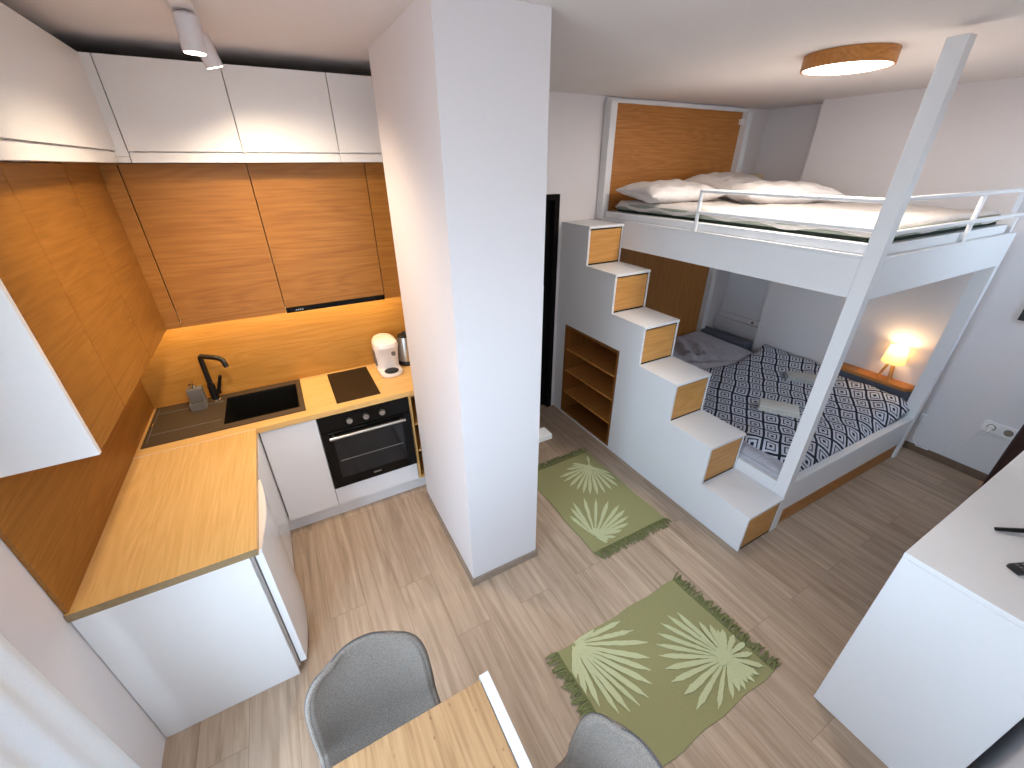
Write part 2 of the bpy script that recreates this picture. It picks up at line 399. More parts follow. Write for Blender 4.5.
prism(bm, pl, [], 'Z', .05, .848); dr = g.part('door', bm, 'gloss')
bm = bmn(); prism(bm, [(x+.0015 if x > .59 else x, y) for x, y in pl], [], 'Z', .8485, .862); g.part('door_cap', bm, 'plastic')
bm = bmn(); box(bm, .565, .572, 1.574, 2.066, .05, .84); g.part('door_seal', bm, 'grey')

# worktops
g = Thing('worktop', 'oak worktop along the back wall with the black sink and hob let in', 'worktop', (.86, 2.84, .865), 'oak worktops')
bm = bmn(); prism(bm, [(.002, YF), (1.722, YF), (1.722, 3.122), (.002, 3.122)], [[(.42, 2.66), (.855, 2.66), (.855, 3.06), (.42, 3.06)]], 'Z', .865, CT); g.part('slab', bm, 'top')
g = Thing('worktop', 'oak worktop running along the left wall over the fridge', 'worktop', (.3, 2.0, .865), 'oak worktops')
g.box('slab', 'topy', .002, .594, 1.5385, 2.532, .865, CT, bev=.0012)
g.box('end_edging', 'edging', .002, .594, 1.5365, 1.5383, .865, CT-.001, label='darker brown edging on the sawn end')
bm = bmn(); box(bm, .002, .594, 2.5325, 2.5345, .88, .9008)
single('worktop_joint_strip', bm, 'plastic', 'thin pale joint strip between the two oak worktops', 'strip', (.3, 2.5335, .9))
# backsplashes
bm = bmn(); box(bm, .016, 1.722, 3.122, YB-.001, CT+.001, 1.482)
single('backsplash_panel', bm, 'splash', 'oak backsplash panel on the back wall behind tap and hob', 'panel', (.86, 3.128, .9), 'oak backsplash panels')
bm = bmn(); box(bm, .002, .015, 1.546, 3.133, CT+.001, 1.482)
single('backsplash_panel', bm, 'wcaby', 'oak backsplash panel on the left wall above the long worktop leg', 'panel', (.008, 2.34, .9), 'oak backsplash panels')

# sink
g = Thing('kitchen_sink', 'dark brown composite sink with ribbed drainer and black basin', 'sink', (.45, 2.86, CT))
bm = bmn()
prism(bm, [(.034, 2.615), (.876, 2.615), (.876, 3.105), (.034, 3.105)], [[(.425, 2.67), (.845, 2.67), (.845, 3.04), (.425, 3.04)]], 'Z', CT+.0005, CT+.007)
g.part('drainer', bm, 'granite')
bm = bmn()
for y in (2.74, 3.0): box(bm, .06, .41, y-.003, y+.003, CT+.007, CT+.0095, bev=.001)
for x in (.052,): box(bm, x, x+.004, 2.65, 3.08, CT+.007, CT+.0095, bev=.001)
g.part('drainer_ridge', bm, 'grey')
bm = bmn()
V = []
for (a, b, c, d, z) in [(.425, .845, 2.67, 3.04, CT+.006), (.43, .84, 2.675, 3.035, CT-.01), (.45, .82, 2.695, 3.015, .735), (.47, .80, 2.715, 2.995, .722)]:
    V.append([bm.verts.new(p) for p in ((a, c, z), (b, c, z), (b, d, z), (a, d, z))])
for p, q in zip(V, V[1:]):
    for k in range(4): bm.faces.new((p[k], p[(k+1) % 4], q[(k+1) % 4], q[k]))
bm.faces.new(V[-1])
b = g.part('basin', bm, 'basin')
bm = bmn(); lathe(bm, .63, 2.86, [(.038, .7225), (.038, .726), (.01, .728)], 20); g.part('drain', bm, 'steel', b, smooth=True)
bm = bmn(); tube(bm, [(.05, 2.83, CT+.009), (.05, 2.875, CT+.009)], .009); g.part('overflow', bm, 'chrome', smooth=True, label='small chrome overflow cover')
# tap
g = Thing('kitchen_tap', 'matt black kitchen tap with angled spout behind the sink basin', 'tap', (.365, 3.045, CT+.007))
bm = bmn(); lathe(bm, .365, 3.045, [(.030, CT+.0075), (.030, CT+.013), (.024, CT+.018)], 24); g.part('base_ring', bm, 'chrome', label='chrome base ring', smooth=True)
bm = bmn(); tube(bm, [(.365, 3.045, CT+.016), (.365, 3.045, CT+.12)], [.023, .021], 18); bd = g.part('body', bm, 'blackm', smooth=True)
bm = bmn()
pts = [(.365, 3.045, CT+.10), (.365, 3.045, CT+.30), (.367, 3.043, CT+.316), (.376, 3.035, CT+.325)]
pts += [(.45, 2.975, CT+.324), (.475, 2.955, CT+.320), (.492, 2.942, CT+.306), (.50, 2.935, CT+.265)]
tube(bm, pts, .0155, 14); g.part('spout', bm, 'blackm', smooth=True)
bm = bmn(); tube(bm, [(.383, 3.035, CT+.06), (.40, 3.028, CT+.07)], .017, 14); tube(bm, [(.395, 3.03, CT+.07), (.438, 3.008, CT+.185)], [.012, .010], 12); g.part('lever', bm, 'blackm', smooth=True)
# soap
g = Thing('soap_dispenser', 'square grey soap dispenser with sponge tray standing beside the black tap', 'dispenser', (.28, 3.0, CT+.007))
g.box('bottle', 'grey', .238, .322, 2.985, 3.043, CT+.008, CT+.135, bev=.008)
bm = bmn(); prism(bm, [(.238, 2.94), (.322, 2.94), (.322, 2.985), (.316, 2.985), (.316, 2.946), (.244, 2.946), (.244, 2.985), (.238, 2.985)], [], 'Z', CT+.008, CT+.055); box(bm, .240, .320, 2.942, 2.985, CT+.008, CT+.013); g.part('sponge_tray', bm, 'grey')
bm = bmn(); tube(bm, [(.28, 3.015, CT+.134), (.28, 3.015, CT+.147)], .016, 14); tube(bm, [(.28, 3.015, CT+.147), (.28, 3.015, CT+.172)], .006, 10); tube(bm, [(.28, 3.02, CT+.175), (.273, 2.975, CT+.173)], .008, 10); g.part('pump', bm, 'chrome', label='chrome pump', smooth=True)

# hob
g = Thing('induction_hob', 'small black glass hob let into the oak worktop above the oven', 'hob', (1.2, 2.85, CT))
g.box('glass', 'hob', 1.061, 1.345, 2.602, 3.085, CT+.0005, CT+.006, bev=.0015)
# oven
g = Thing('built_in_oven', 'black built-in oven with three knobs and a steel handle bar', 'oven', (1.21, 2.8, .28))
g.box('housing', 'blackm', .938, 1.488, 2.575, 3.0, .285, .855)
g.box('control_panel', 'black', .920, 1.510, 2.540, 2.572, .742, .857, bev=.002)
dr = g.box('door', 'black', .920, 1.510, 2.535, 2.572, .281, .738, bev=.002)
g.box('window_glass', 'ovenin', .985, 1.445, 2.5335, 2.536, .36, .672, parent=dr, bev=.0008)
for z in (.50,):
    bm = bmn(); box(bm, 1.0, 1.43, 2.532, 2.5338, z, z+.004); g.part('rack_line', bm, 'steel', dr)
bm = bmn(); tube(bm, [(.965, 2.505, .705), (1.465, 2.505, .705)], .0105, 14)
for x in (.99, 1.44): tube(bm, [(x, 2.505, .705), (x, 2.54, .705)], .007, 10)
g.part('handle', bm, 'steel', dr, label='brushed steel handle bar', smooth=True)
for x in (1.108, 1.215, 1.322):
    bm = bmn(); tube(bm, [(x, 2.541, .795), (x, 2.522, .795)], [.021, .019], 20); k = g.part('knob', bm, 'steel', smooth=True)
    bm = bmn(); box(bm, x-.003, x+.003, 2.517, 2.523, .778, .812, bev=.001); g.part('pointer', bm, 'steel', k)
bm = bmn(); x = 1.195
for k in range(5): box(bm, x+k*.011, x+k*.011+.008, 2.5338, 2.536, .318, .329)
g.part('badge', bm, 'steel', dr, label='small silver lettering badge')
# coffee machine
cx, cy = 1.492, 2.975
g = Thing('coffee_machine', 'small white capsule coffee machine on the worktop right of the hob', 'coffee machine', (cx, cy, CT))
def cm(pts, z0, z1):
    bm = bmn(); prism(bm, pts, [], 'Z', z0, z1); return bm
def rr(x0, x1, y0, y1, r, n=6):
    o = []
    for (a, b, s) in ((x1-r, y1-r, 0), (x0+r, y1-r, 90), (x0+r, y0+r, 180), (x1-r, y0+r, 270)):
        o += [(a+r*math.cos(R(s+90*k/n)), b+r*math.sin(R(s+90*k/n))) for k in range(n+1)]
    return o
bm = cm(rr(cx-.082, cx+.082, cy-.17, cy+.12, .06), CT+.001, CT+.028); bmesh.ops.bevel(bm, geom=[e for e in bm.edges if e.calc_face_angle(0) > 1 ], offset=.005, segments=2, affect='EDGES'); g.part('base', bm, 'plastic', smooth=True)
bm = bmn()
prof = [(.084, .085, CT+.028), (.084, .088, CT+.10), (.086, .10, CT+.17), (.087, .112, CT+.21), (.080, .108, CT+.236), (.060, .085, CT+.250), (.03, .05, CT+.254)]
rings = []
for hw, hl, z in prof:
    rings.append([bm.verts.new((px, py, z)) for px, py in rr(cx-hw, cx+hw, cy+.105-2*hl, cy+.105, min(hw, hl)*.8)])
for a, b_ in zip(rings, rings[1:]):
    for k in range(len(a)): bm.faces.new((a[k], a[(k+1) % len(a)], b_[(k+1) % len(a)], b_[k]))
bm.faces.new(rings[-1]); bm.faces.new(rings[0][::-1]); body = g.part('body', bm, 'plastic', smooth=True)
bm = bmn(); lathe(bm, cx, cy-.115, [(.050, CT+.0285), (.052, CT+.032), (.046, CT+.033)], 24); g.part('drip_tray', bm, 'blackm', label='black drip tray', smooth=True)
bm = bmn(); tube(bm, [(cx+.035, cy-.075, CT+.155), (cx+.035, cy-.104, CT+.155)], .016, 18); g.part('dial', bm, 'grey', body, smooth=True)
bm = bmn(); box(bm, cx-.088, cx-.078, cy-.03, cy+.07, CT+.05, CT+.17, bev=.004); g.part('water_tank', bm, 'grey', smooth=True)
# kettle
kx, ky = 1.652, 3.01
g = Thing('electric_kettle', 'steel electric kettle half hidden behind the pillar edge', 'kettle', (kx, ky, CT))
bm = bmn(); lathe(bm, kx, ky, [(.070, CT+.001), (.070, CT+.02), (.064, CT+.036)], 28); g.part('base', bm, 'blackm', smooth=True)
bm = bmn(); lathe(bm, kx, ky, [(.066, CT+.037), (.066, CT+.06), (.058, CT+.21), (.054, CT+.225)], 28); g.part('body', bm, 'steel', smooth=True)
bm = bmn(); lathe(bm, kx, ky, [(.054, CT+.226), (.048, CT+.238), (.018, CT+.246), (.014, CT+.26), (.004, CT+.262)], 28); g.part('lid', bm, 'blackm', smooth=True)
bm = bmn(); tube(bm, [(kx+.05, ky, CT+.215), (kx+.055, ky-.02, CT+.21), (kx+.063, ky-.03, CT+.12), (kx+.055, ky-.03, CT+.07)], .010, 10); g.part('handle', bm, 'blackm', smooth=True)

# ------------------------------------------------------------------ kitchen: oak wall units
Z1, Z2 = 1.483, 2.298
XC, YC = .311, 2.8225
def wallunit(x0, x1, label, zb=Z1):
    g = Thing('oak_wall_cabinet', label, 'cabinet', ((x0+x1)/2, 3.0, zb), 'oak wall cabinets')
    g.box('body', 'wcab', x0+.002, x1-.002, YC+.021, 3.120, zb, Z2)
    g.box('door', 'wcab', x0+.0022, x1-.0022, YC, YC+.018, zb+.001, Z2-.002, bev=.001)
    return g
wallunit(.382, .912, 'square oak wall cabinet above the sink and tap on the back wall')
g = wallunit(.912, 1.514, 'oak wall cabinet above the hob with the range hood under it', 1.512)
wallunit(1.514, 1.722, 'narrow oak wall cabinet beside the pillar, right of the range hood')
g = Thing('oak_wall_cabinet', 'oak corner wall cabinet where the left and back rows meet', 'cabinet', (.2, 2.75, Z1), 'oak wall cabinets')
g.box('body', 'wcaby', .018, XC-.0005, 2.375, 3.120, Z1, Z2)
g.box('filler_panel', 'wcab', XC, .3795, YC, YC+.018, Z1, Z2)
def sideunit(y0, y1, label, end=False):
    g = Thing('oak_wall_cabinet', label, 'cabinet', (.17, (y0+y1)/2, Z1), 'oak wall cabinets')
    g.box('body', 'wcaby', .018, XC-.021, y0+.0185, y1-.002, Z1, Z2)
    g.box('door', 'wcaby', XC-.018, XC, y0+(.0185 if end else .002), y1-.0015, Z1+.001, Z2-.002, bev=.001)
    if end: g.box('side_panel', 'cabw', .003, XC-.0005, y0, y0+.018, Z1-.002, Z2, label='plain white side panel')
    return g
sideunit(1.872, 2.372, 'wide oak wall cabinet on the left wall, next to the corner')
sideunit(1.546, 1.872, 'oak wall cabinet at the near end of the left row, white side panel', True)
# range hood
g = Thing('range_hood', 'slim black range hood under the oak cabinet above the hob', 'range hood', (1.21, 2.9, Z1))
g.box('body', 'blackm', .9125, 1.5135, YC+.01, 3.12, Z1+.001, 1.5105)
g.box('front_glass', 'black', .9145, 1.5115, YC-.012, YC+.009, Z1, 1.511, bev=.001)
bm = bmn()
for k in range(4): box(bm, .965+k*.012, .973+k*.012, YC-.0128, YC-.0118, 1.493, 1.500)
g.part('badge', bm, 'steel', label='tiny silver badge')
# led strip under the wall cabinets
g = Thing('under_cabinet_light', 'thin warm led strip fixed under the oak wall cabinets', 'light', (.86, 2.98, 1.47))
g.box('profile', 'steel', .06, 1.70, 2.977, 2.993, 1.4745, 1.482)
g.box('diffuser', 'led', .06, 1.70, 2.978, 2.992, 1.472, 1.4744)

# ------------------------------------------------------------------ kitchen: white top units
XU, YU = .423, 2.7105
ZT = 2.699
def topunit(x0, x1, label):
    g = Thing('white_wall_cabinet', label, 'cabinet', ((x0+x1)/2, 2.9, 2.3), 'white top cabinets')
    g.box('body', 'cabw', x0+.001, x1-.001, YU+.02, 3.12, 2.30, ZT)
    g.box('door', 'cabw', x0+.0018, x1-.0018, YU, YU+.018, 2.346, ZT, bev=.001)
    g.box('grip_strip', 'cabw', x0+.0008, x1-.0008, YU+.004, YU+.02, 2.30, 2.34)
topunit(.462, .915, 'white top cabinet above the sink, next to the corner')
topunit(.915, 1.369, 'middle white top cabinet above the range hood')
topunit(1.369, 1.722, 'white top cabinet cut off by the pillar on its right')
bm = bmn(); prism(bm, [(.423, YU), (.460, YU), (.460, 3.12), (.003, 3.12), (.003, 2.70), (.423, 2.70)], [], 'Z', 2.325, ZT); box(bm, .003, .458, 2.715, 3.12, 2.301, 2.324)
single('corner_filler_panel', bm, 'cabw', 'narrow white corner post between the two rows of white top cabinets', 'panel', (.44, 2.8, 2.3))
g = Thing('white_wall_cabinet', 'long white top cabinet on the left wall reaching out of the frame', 'cabinet', (.2, 1.9, 2.3), 'white top cabinets')
g.box('body', 'cabw', .003, XU-.02, 1.0, 2.699, 2.30, ZT)
g.box('door', 'cabw', XU-.018, XU, 1.0, 2.697, 2.348, ZT, bev=.001)
g.box('grip_strip', 'cabw', XU-.02, XU-.008, 1.0, 2.699, 2.30, 2.342)
# spot bar
g = Thing('ceiling_spot_bar', 'white ceiling spotlight bar with cylinder heads above the kitchen', 'spotlight', (.86, 2.1, ZC))
g.box('bar', 'spotw', .825, .895, 1.20, 2.47, ZC-.022, ZC-.0005, bev=.004)
SPOTS = []
def head(p, d, ln=.105, r=.033):
    p = Vector(p); d = Vector(d).normalized()
    bm = bmn(); tube(bm, [p, p+d*.006, p+d*(ln-.004), p+d*ln], [r*.85, r, r, r*.97], 24)
    h = g.part('spot_head', bm, 'spotw', smooth=True)
    bm = bmn(); tube(bm, [p+d*(ln+.0005), p+d*(ln+.003)], r*.86, 24); g.part('lens', bm, 'lens', h, label='glowing lens')
    bm = bmn(); tube(bm, [Vector((.86, p.y, ZC-.02)), Vector((.86, p.y, ZC-.034)), p+d*.02], .009, 10); g.part('swivel_joint', bm, 'spotw', smooth=True)
    SPOTS.append((p+d*(ln+.012), d))
head((.862, 2.10, ZC-.03), (-.04, .03, -1), .105, .036)
head((.878, 2.29, ZC-.045), (.24, .16, -1), .100, .031)
head((.852, 1.36, ZC-.03), (-.24, .80, -1), .105, .034)  # unseen extra head, added to brighten the worktop and left cabinets
# ------------------------------------------------------------------ storage stair
X1, X2, Y1, H, D = 3.167, 3.528, .9457, .3077, .3618
YE = 3.128
ys = [Y1+i*D for i in range(6)]+[YE]
g = Thing('storage_staircase', 'white six-step storage staircase with oak drawer fronts up to the loft bed', 'stairs', (3.35, 2.0, 0))
def side_outline():
    o = [(Y1, .002)]
    for i in range(6):
        o += [(ys[i], (i+1)*H-.021), (ys[i+1], (i+1)*H-.021)]
    o.append((YE, .002))
    q = []
    for p in o:
        if not q or (abs(p[0]-q[-1][0])+abs(p[1]-q[-1][1])) > 1e-6: q.append(p)
    return q
bm = bmn(); prism(bm, side_outline(), [[(2.251, .02), (2.995, .02), (2.995, .957), (2.251, .957)]], 'X', X1, X1+.018); g.part('side_panel', bm, 'bedw')
bm = bmn(); prism(bm, side_outline(), [], 'X', X2-.016, X2); g.part('side_panel', bm, 'bedw')
for i in range(6):
    z = (i+1)*H
    g.box('tread', 'bedw', X1-.001, X2, ys[i]-.006, ys[i+1] if i == 5 else ys[i+1]+.016, z-.02, z, bev=.002)
    z0 = .006 if i == 0 else i*H+.001
    bm = bmn(); prism(bm, [(X1+.018, z0), (X2-.016, z0), (X2-.016, z-.021), (X1+.018, z-.021)], [[(X1+.0185, z0+.012), (X2-.0165, z0+.012), (X2-.0165, z-.028), (X1+.0185, z-.028)]], 'Y', ys[i]+.003, ys[i]+.016); g.part('riser_gap_shade', bm, 'gapshade', label='black frame painted as shade of the drawer gap')  # black frame paints the shade round each drawer front
    d = g.box('drawer', 'drawer', X1+.0215, X2-.0195, ys[i]+.004, ys[i]+.022, z0+.010, z-.034, bev=.001, label='oak drawer front')
# niche in the side: oak lining and shelves
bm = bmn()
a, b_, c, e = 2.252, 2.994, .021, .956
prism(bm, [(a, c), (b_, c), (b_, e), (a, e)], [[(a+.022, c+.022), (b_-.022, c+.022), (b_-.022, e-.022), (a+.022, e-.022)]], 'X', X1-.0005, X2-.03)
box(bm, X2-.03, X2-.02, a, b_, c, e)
nl = g.part('niche_lining', bm, 'nicheshade', label='oak lined open niche, colour darkened as shade')
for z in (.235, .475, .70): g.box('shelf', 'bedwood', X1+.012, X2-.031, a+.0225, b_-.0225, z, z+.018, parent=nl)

# ------------------------------------------------------------------ bunk bed
BX0, BX1, BY0 = 3.5305, 5.305, .947
TW = -.016            # the bed stands very slightly turned
def turn(bm):
    for v in bm.verts: v.co.y += (v.co.x-BX0)*TW*max(0, (1.6-v.co.y)/.65 if v.co.y > .95 else 1)
    return bm
def bp(name, m, *a, bev=.002, label=None, parent=None):
    bm = bmn(); box(bm, *a, bev=bev); turn(bm); return B.part(name, bm, m, parent, label)
B = Thing('bunk_bed', 'white loft bed over a low double bed with oak back panels', 'bed', (4.4, 2.0, 0))
bp('post', 'bedw', BX0, BX0+.061, BY0, BY0+.0746, 0, 2.73, label='tall front post rising almost to the ceiling')
bp('post', 'bedw', BX1-.061, BX1, BY0, BY0+.087, 0, 1.650)
bp('side_beam', 'bedw', BX0, BX0+.026, BY0+.0755, YE-.09, 1.651, 1.852)
bp('beam_cap', 'bedw', BX0, BX0+.028, BY0+.0755, YE-.09, 1.8525, 1.866, bev=.001)
bp('front_beam', 'bedw', BX0+.062, BX1, BY0, BY0+.026, 1.651, 1.852)
bp('beam_cap', 'bedw', BX0+.062, BX1, BY0, BY0+.028, 1.8525, 1.866, bev=.001)
bp('beam_end', 'bedw', BX1-.03, BX1, BY0+.027, BY0+.09, 1.651, 1.98, label='short white end upright')
bm = bmn(); box(bm, BX0+.032, BX1-.10, BY0+.034, YE-.09, 1.78, 1.918, bev=.004); B.part('platform', turn(bm), 'bedw')
# full height back: white frame with oak panels
for nm, xa, xb in (('back_upright', BX0, BX0+.065), ('back_upright', 5.243, 5.312)):
    B.box(nm, 'bedw', xa, xb, 3.048, YE, 0 if xa > 4 else 1.85, 2.722, bev=.002)
B.box('back_top_rail', 'bedw', BX0, 5.312, 3.10, YE, 2.723, 2.752, bev=.002)
B.box('back_panel', 'bedwood', BX0+.066, 5.242, 3.112, YE, 1.87, 2.7225, label='upper oak back panel')
B.box('back_panel', 'bedwoodup', BX0+.02, 5.242, 3.112, YE, .30, 1.65, label='lower oak back panel, upright grain')
B.box('bracket', 'plastic', 5.205, 5.242, 3.085, 3.111, 2.62, 2.665, bev=.002)
# guard rail
bm = bmn()
def bar(p, q, w=.0125):
    tube(bm, [p, q], w, 4 if False else 10)
rx, ry = BX0+.012, BY0+.014
bar((rx, 2.06, 1.866), (rx, 2.06, 2.128)); bar((rx, 2.06, 2.12), (rx, BY0+.075, 2.12)); bar((rx, 2.06, 1.988), (rx, BY0+.075, 1.988))
r1 = B.part('guard_rail', turn(bm), 'bedw', label='side guard rail of thin white bars', smooth=True)
bm = bmn()
bar((BX0+.062, ry, 2.128), (BX1-.02, ry, 2.128)); bar((BX0+.062, ry, 1.978), (BX1-.02, ry, 1.978)); bar((4.50, ry, 1.866), (4.50, ry, 2.128))
B.part('guard_rail', turn(bm), 'bedw', label='front guard rail of thin white bars', smooth=True)
# low bed frame
bp('front_rail', 'bedw', BX0+.062, BX1-.062, BY0+.004, BY0+.03, .165, .392)
bp('front_rail_cap', 'bedw', BX0+.062, BX1-.062, BY0+.004, BY0+.052, .3925, .408)
bp('under_bed_drawer', 'bedwood', BX0+.066, BX1-.066, BY0+.016, BY0+.034, .006, .150, label='long oak drawer front under the bed')
bp('drawer_gap_shade', 'gapshade', BX0+.066, BX1-.066, BY0+.036, BY0+.045, .005, .164, label='black board painted as shade above the drawer')  # black board paints shade in the gap over the long drawer
bp('left_rail', 'bedw', BX0, BX0+.026, BY0+.0755, YE-.02, .02, .395)
B.box('bed_base', 'bedw', BX0+.03, 5.23, 1.01, 3.10, .02, .25)
# bedside ledge
bm = bmn(); prism(bm, [(5.262, 1.06), (5.325, 1.03), (5.398, 1.03), (5.398, 1.60), (5.262, 1.60)], [], 'Z', .590, .618); 
g = Thing('bedside_ledge', 'oak ledge along the right wall holding the small lit lamp', 'shelf', (5.33, 1.4, .25))
g.part('ledge_top', bm, 'bedwood')
bm = bmn(); box(bm, 5.29, 5.397, 1.035, 1.598, .0, .589); g.part('padded_front', bm, 'charcoal', label='dark grey padded front')

# ------------------------------------------------------------------ bedding below
random.seed(3)
def nz(x, y, s=1.0): return (math.sin(x*5.1*s+1.3)*math.cos(y*4.3*s+.4)+.5*math.sin(x*11*s+y*9*s)+.35*math.sin(x*17*s-y*21*s+2))*.5
bm = bmn()
bx0, bx1, by0, by1 = 3.562, 5.240, 1.012, 3.095
bx = box(bm, bx0, bx1, by0, by1, .252, .425, bev=.03)
g = Thing('mattress', 'lower mattress under a creased dark grey sheet', 'mattress', (4.4, 2.0, .25))
g.part('mattress_core', bm, 'sheet')
def sheetf(u, v):
    x = bx0+.004+(bx1-bx0-.008)*u; y = by0+.004+(by1-by0-.008)*v
    dx = min(u, 1-u)*(bx1-bx0); dy = min(v, 1-v)*(by1-by0); e = min(dx, dy)
    z = .448+.035*v+.022*max(0, u-.7)/.3*v-.05*max(0, 1-e/.05)**2
    cr = math.exp(-((x-4.62)**2+(y-2.78)**2)/.07)
    cr2 = math.exp(-((x-4.45)**2+(y-2.50)**2)/.09)
    z += cr*.035*math.sin((x*1.0-y*.6)*30)+cr2*.022*math.sin((x*.5+y)*26)+.004*nz(x, y, 2)
    return (x, y, z)
bm = bmn(); grid(bm, 70, 80, sheetf); sh = g.part('fitted_sheet', bm, 'sheet', smooth='all', label='creased grey fitted sheet')
# patterned duvet
def duv(u, v):
    y = .996+1.30*v+.05*math.sin(u*7)*v
    xl = 3.69-.09*v
    x = xl+(5.285-xl)*u
    y += (x-BX0)*TW*(1-v)
    k = max(0, min(1, (y-1.64)/.06)); x += k*max(0, u-.6)/.4*.10
    z = .484+.04*v+.065*max(0, u-.75)/.25*(1-.4*v)+.014*nz(x, y, 1.2)+.008*nz(x, y, 3)
    e = min(u*1.6, (1-u)*1.6, v*1.3, (1-v)*1.3)
    z -= .028*max(0, 1-e/.09)**2
    z -= .05*max(0, 1-v/.10)**2
    return (x, y, z)
bm = bmn(); grid(bm, 90, 80, duv)
o = single('patterned_duvet', bm, 'duvet', 'black and white diamond pattern duvet spread on the lower bed', 'duvet', (4.4, 1.6, .48), smooth='all')
md = o.modifiers.new('thick', 'SOLIDIFY'); md.thickness = .022; md.offset = -1
# towels
def towel(cx, cy, rot, sx, sy, label, mat):
    g = Thing('folded_towel', label, 'towel', (cx, cy, .50), 'folded towels on the patterned duvet')
    for k in range(3):
        bm = bmn(); s = 1-.03*k
        box(bm, -sx*s/2, sx*s/2, -sy*s/2, sy*s/2, .506+k*.016, .521+k*.016, bev=.007)
        bmesh.ops.rotate(bm, verts=bm.verts, matrix=Matrix.Rotation(rot, 3, 'Z')); bmesh.ops.translate(bm, vec=(cx, cy, 0), verts=bm.verts)
        g.part('fold', bm, mat, smooth=True)
towel(4.22, 1.47, R(-57), .29, .15, 'cream folded towel on the duvet, the nearer of the two towels', 'towel')
towel(4.93, 1.68, R(-50), .28, .15, 'pale grey folded towel on the duvet, farther one partly behind the post', 'towelg')

# ------------------------------------------------------------------ bedding above
MZ = 1.919
g = Thing('mattress', 'thin sage green mattress with a dark border on the loft bed', 'mattress', (4.4, 2.0, MZ), None)
bm = bmn(); box(bm, 3.615, 5.095, BY0+.055, 2.965, MZ+.018, MZ+.066, bev=.014); g.part('mattress_core', turn(bm), 'greenm')
bm = bmn(); box(bm, 3.62, 5.09, BY0+.06, 2.96, MZ+.001, MZ+.018, bev=.006); g.part('border', turn(bm), 'darkgreen', label='dark lower border')
def topduv(u, v):
    x = 3.606+1.50*u; y = BY0+.050+(2.975-BY0-.050)*v
    y += (x-BX0)*TW*(1-v)
    z = MZ+.088+.010*nz(x, y, 1.4)+.006*nz(x, y, 3.3)
    e = min(u*1.6, (1-u)*1.6, v*2, (1-v)*2); z -= (.050+.012*math.sin(u*23+v*31))*max(0, 1-e/.045)**2
    return (x, y, z)
bm = bmn(); grid(bm, 60, 60, topduv)
o = single('white_duvet', bm, 'duvetwhite', 'white duvet laid flat over the loft mattress', 'duvet', (4.4, 2.0, MZ+.09), smooth='all')
md = o.modifiers.new('thick', 'SOLIDIFY'); md.thickness = .018; md.offset = -1
def pillow(cx, cy, cz, sx, sy, h, rot, tilt, label, seed):
    rnd = random.Random(seed); ph = [rnd.uniform(0, 6) for _ in range(6)]
    bm = bmn()
    def f(sgn):
        def q(u, v):
            a, b = 2*u-1, 2*v-1
            k = max(0, (1-abs(a)**3.2))**.55*max(0, (1-abs(b)**3.2))**.55
            x = sx/2*a*(1-.10*(1-abs(b)**2)*0+.0)*(1-.07*(1-b*b)*abs(a)); y = sy/2*b*(1-.07*(1-a*a)*abs(b))
            z = sgn*h/2*k*(1+.12*math.sin(3*a+ph[0])*math.cos(4*b+ph[1]))+.012*sgn*math.sin(9*a+ph[2]+3*b)*k*abs(a)
            z += sgn*k*.005*(math.sin(14*a+ph[3]+6*b)*math.cos(9*b+ph[4])+.6*math.sin(11*b-12*a+ph[5]))
            return (x, y, z)
        return q
    grid(bm, 44, 32, f(1)); grid(bm, 44, 32, f(-1)); bmesh.ops.remove_doubles(bm, verts=bm.verts, dist=.002)
    m = Matrix.Rotation(rot, 3, 'Z') @ Matrix.Rotation(tilt, 3, 'X')
    bmesh.ops.rotate(bm, verts=bm.verts, matrix=m); bmesh.ops.translate(bm, vec=(cx, cy, cz), verts=bm.verts)
    o = single('pillow', bm, 'whites', label, 'pillow', (cx, cy, cz), 'white pillows on the loft bed', smooth='all')
    return o
pillow(3.90, 2.66, MZ+.158, .74, .52, .15, R(-8), R(3), 'white pillow nearest the staircase at the head of the loft bed', 1)
pillow(4.80, 2.74, MZ+.178, .82, .52, .19, R(4), R(10), 'white pillow propped highest against the oak back panel', 2)
pillow(4.50, 2.13, MZ+.158, .78, .48, .15, R(-22), R(2), 'white pillow lying nearest the guard rail of the loft bed', 3)
# niche board and small beige lampshade beside the loft head
bm = bmn(); box(bm, 5.32, 5.668, 2.48, 3.13, 1.93, 1.95); single('niche_shelf', bm, 'bedw', 'white shelf board in the wall niche behind the loft pillows', 'shelf', (5.5, 2.8, 1.93))
g = Thing('small_lamp', 'small beige drum lamp in the niche behind the loft pillows', 'lamp', (5.42, 2.95, 1.95))
bm = bmn(); lathe(bm, 5.42, 2.95, [(.05, 1.951), (.05, 1.965), (.012, 1.97), (.012, 2.06)], 20); g.part('base', bm, 'bedwood', smooth=True)
bm = bmn(); lathe(bm, 5.42, 2.95, [(.085, 2.06), (.075, 2.185)], 24); g.part('lamp_shade', bm, 'beige', smooth=True)

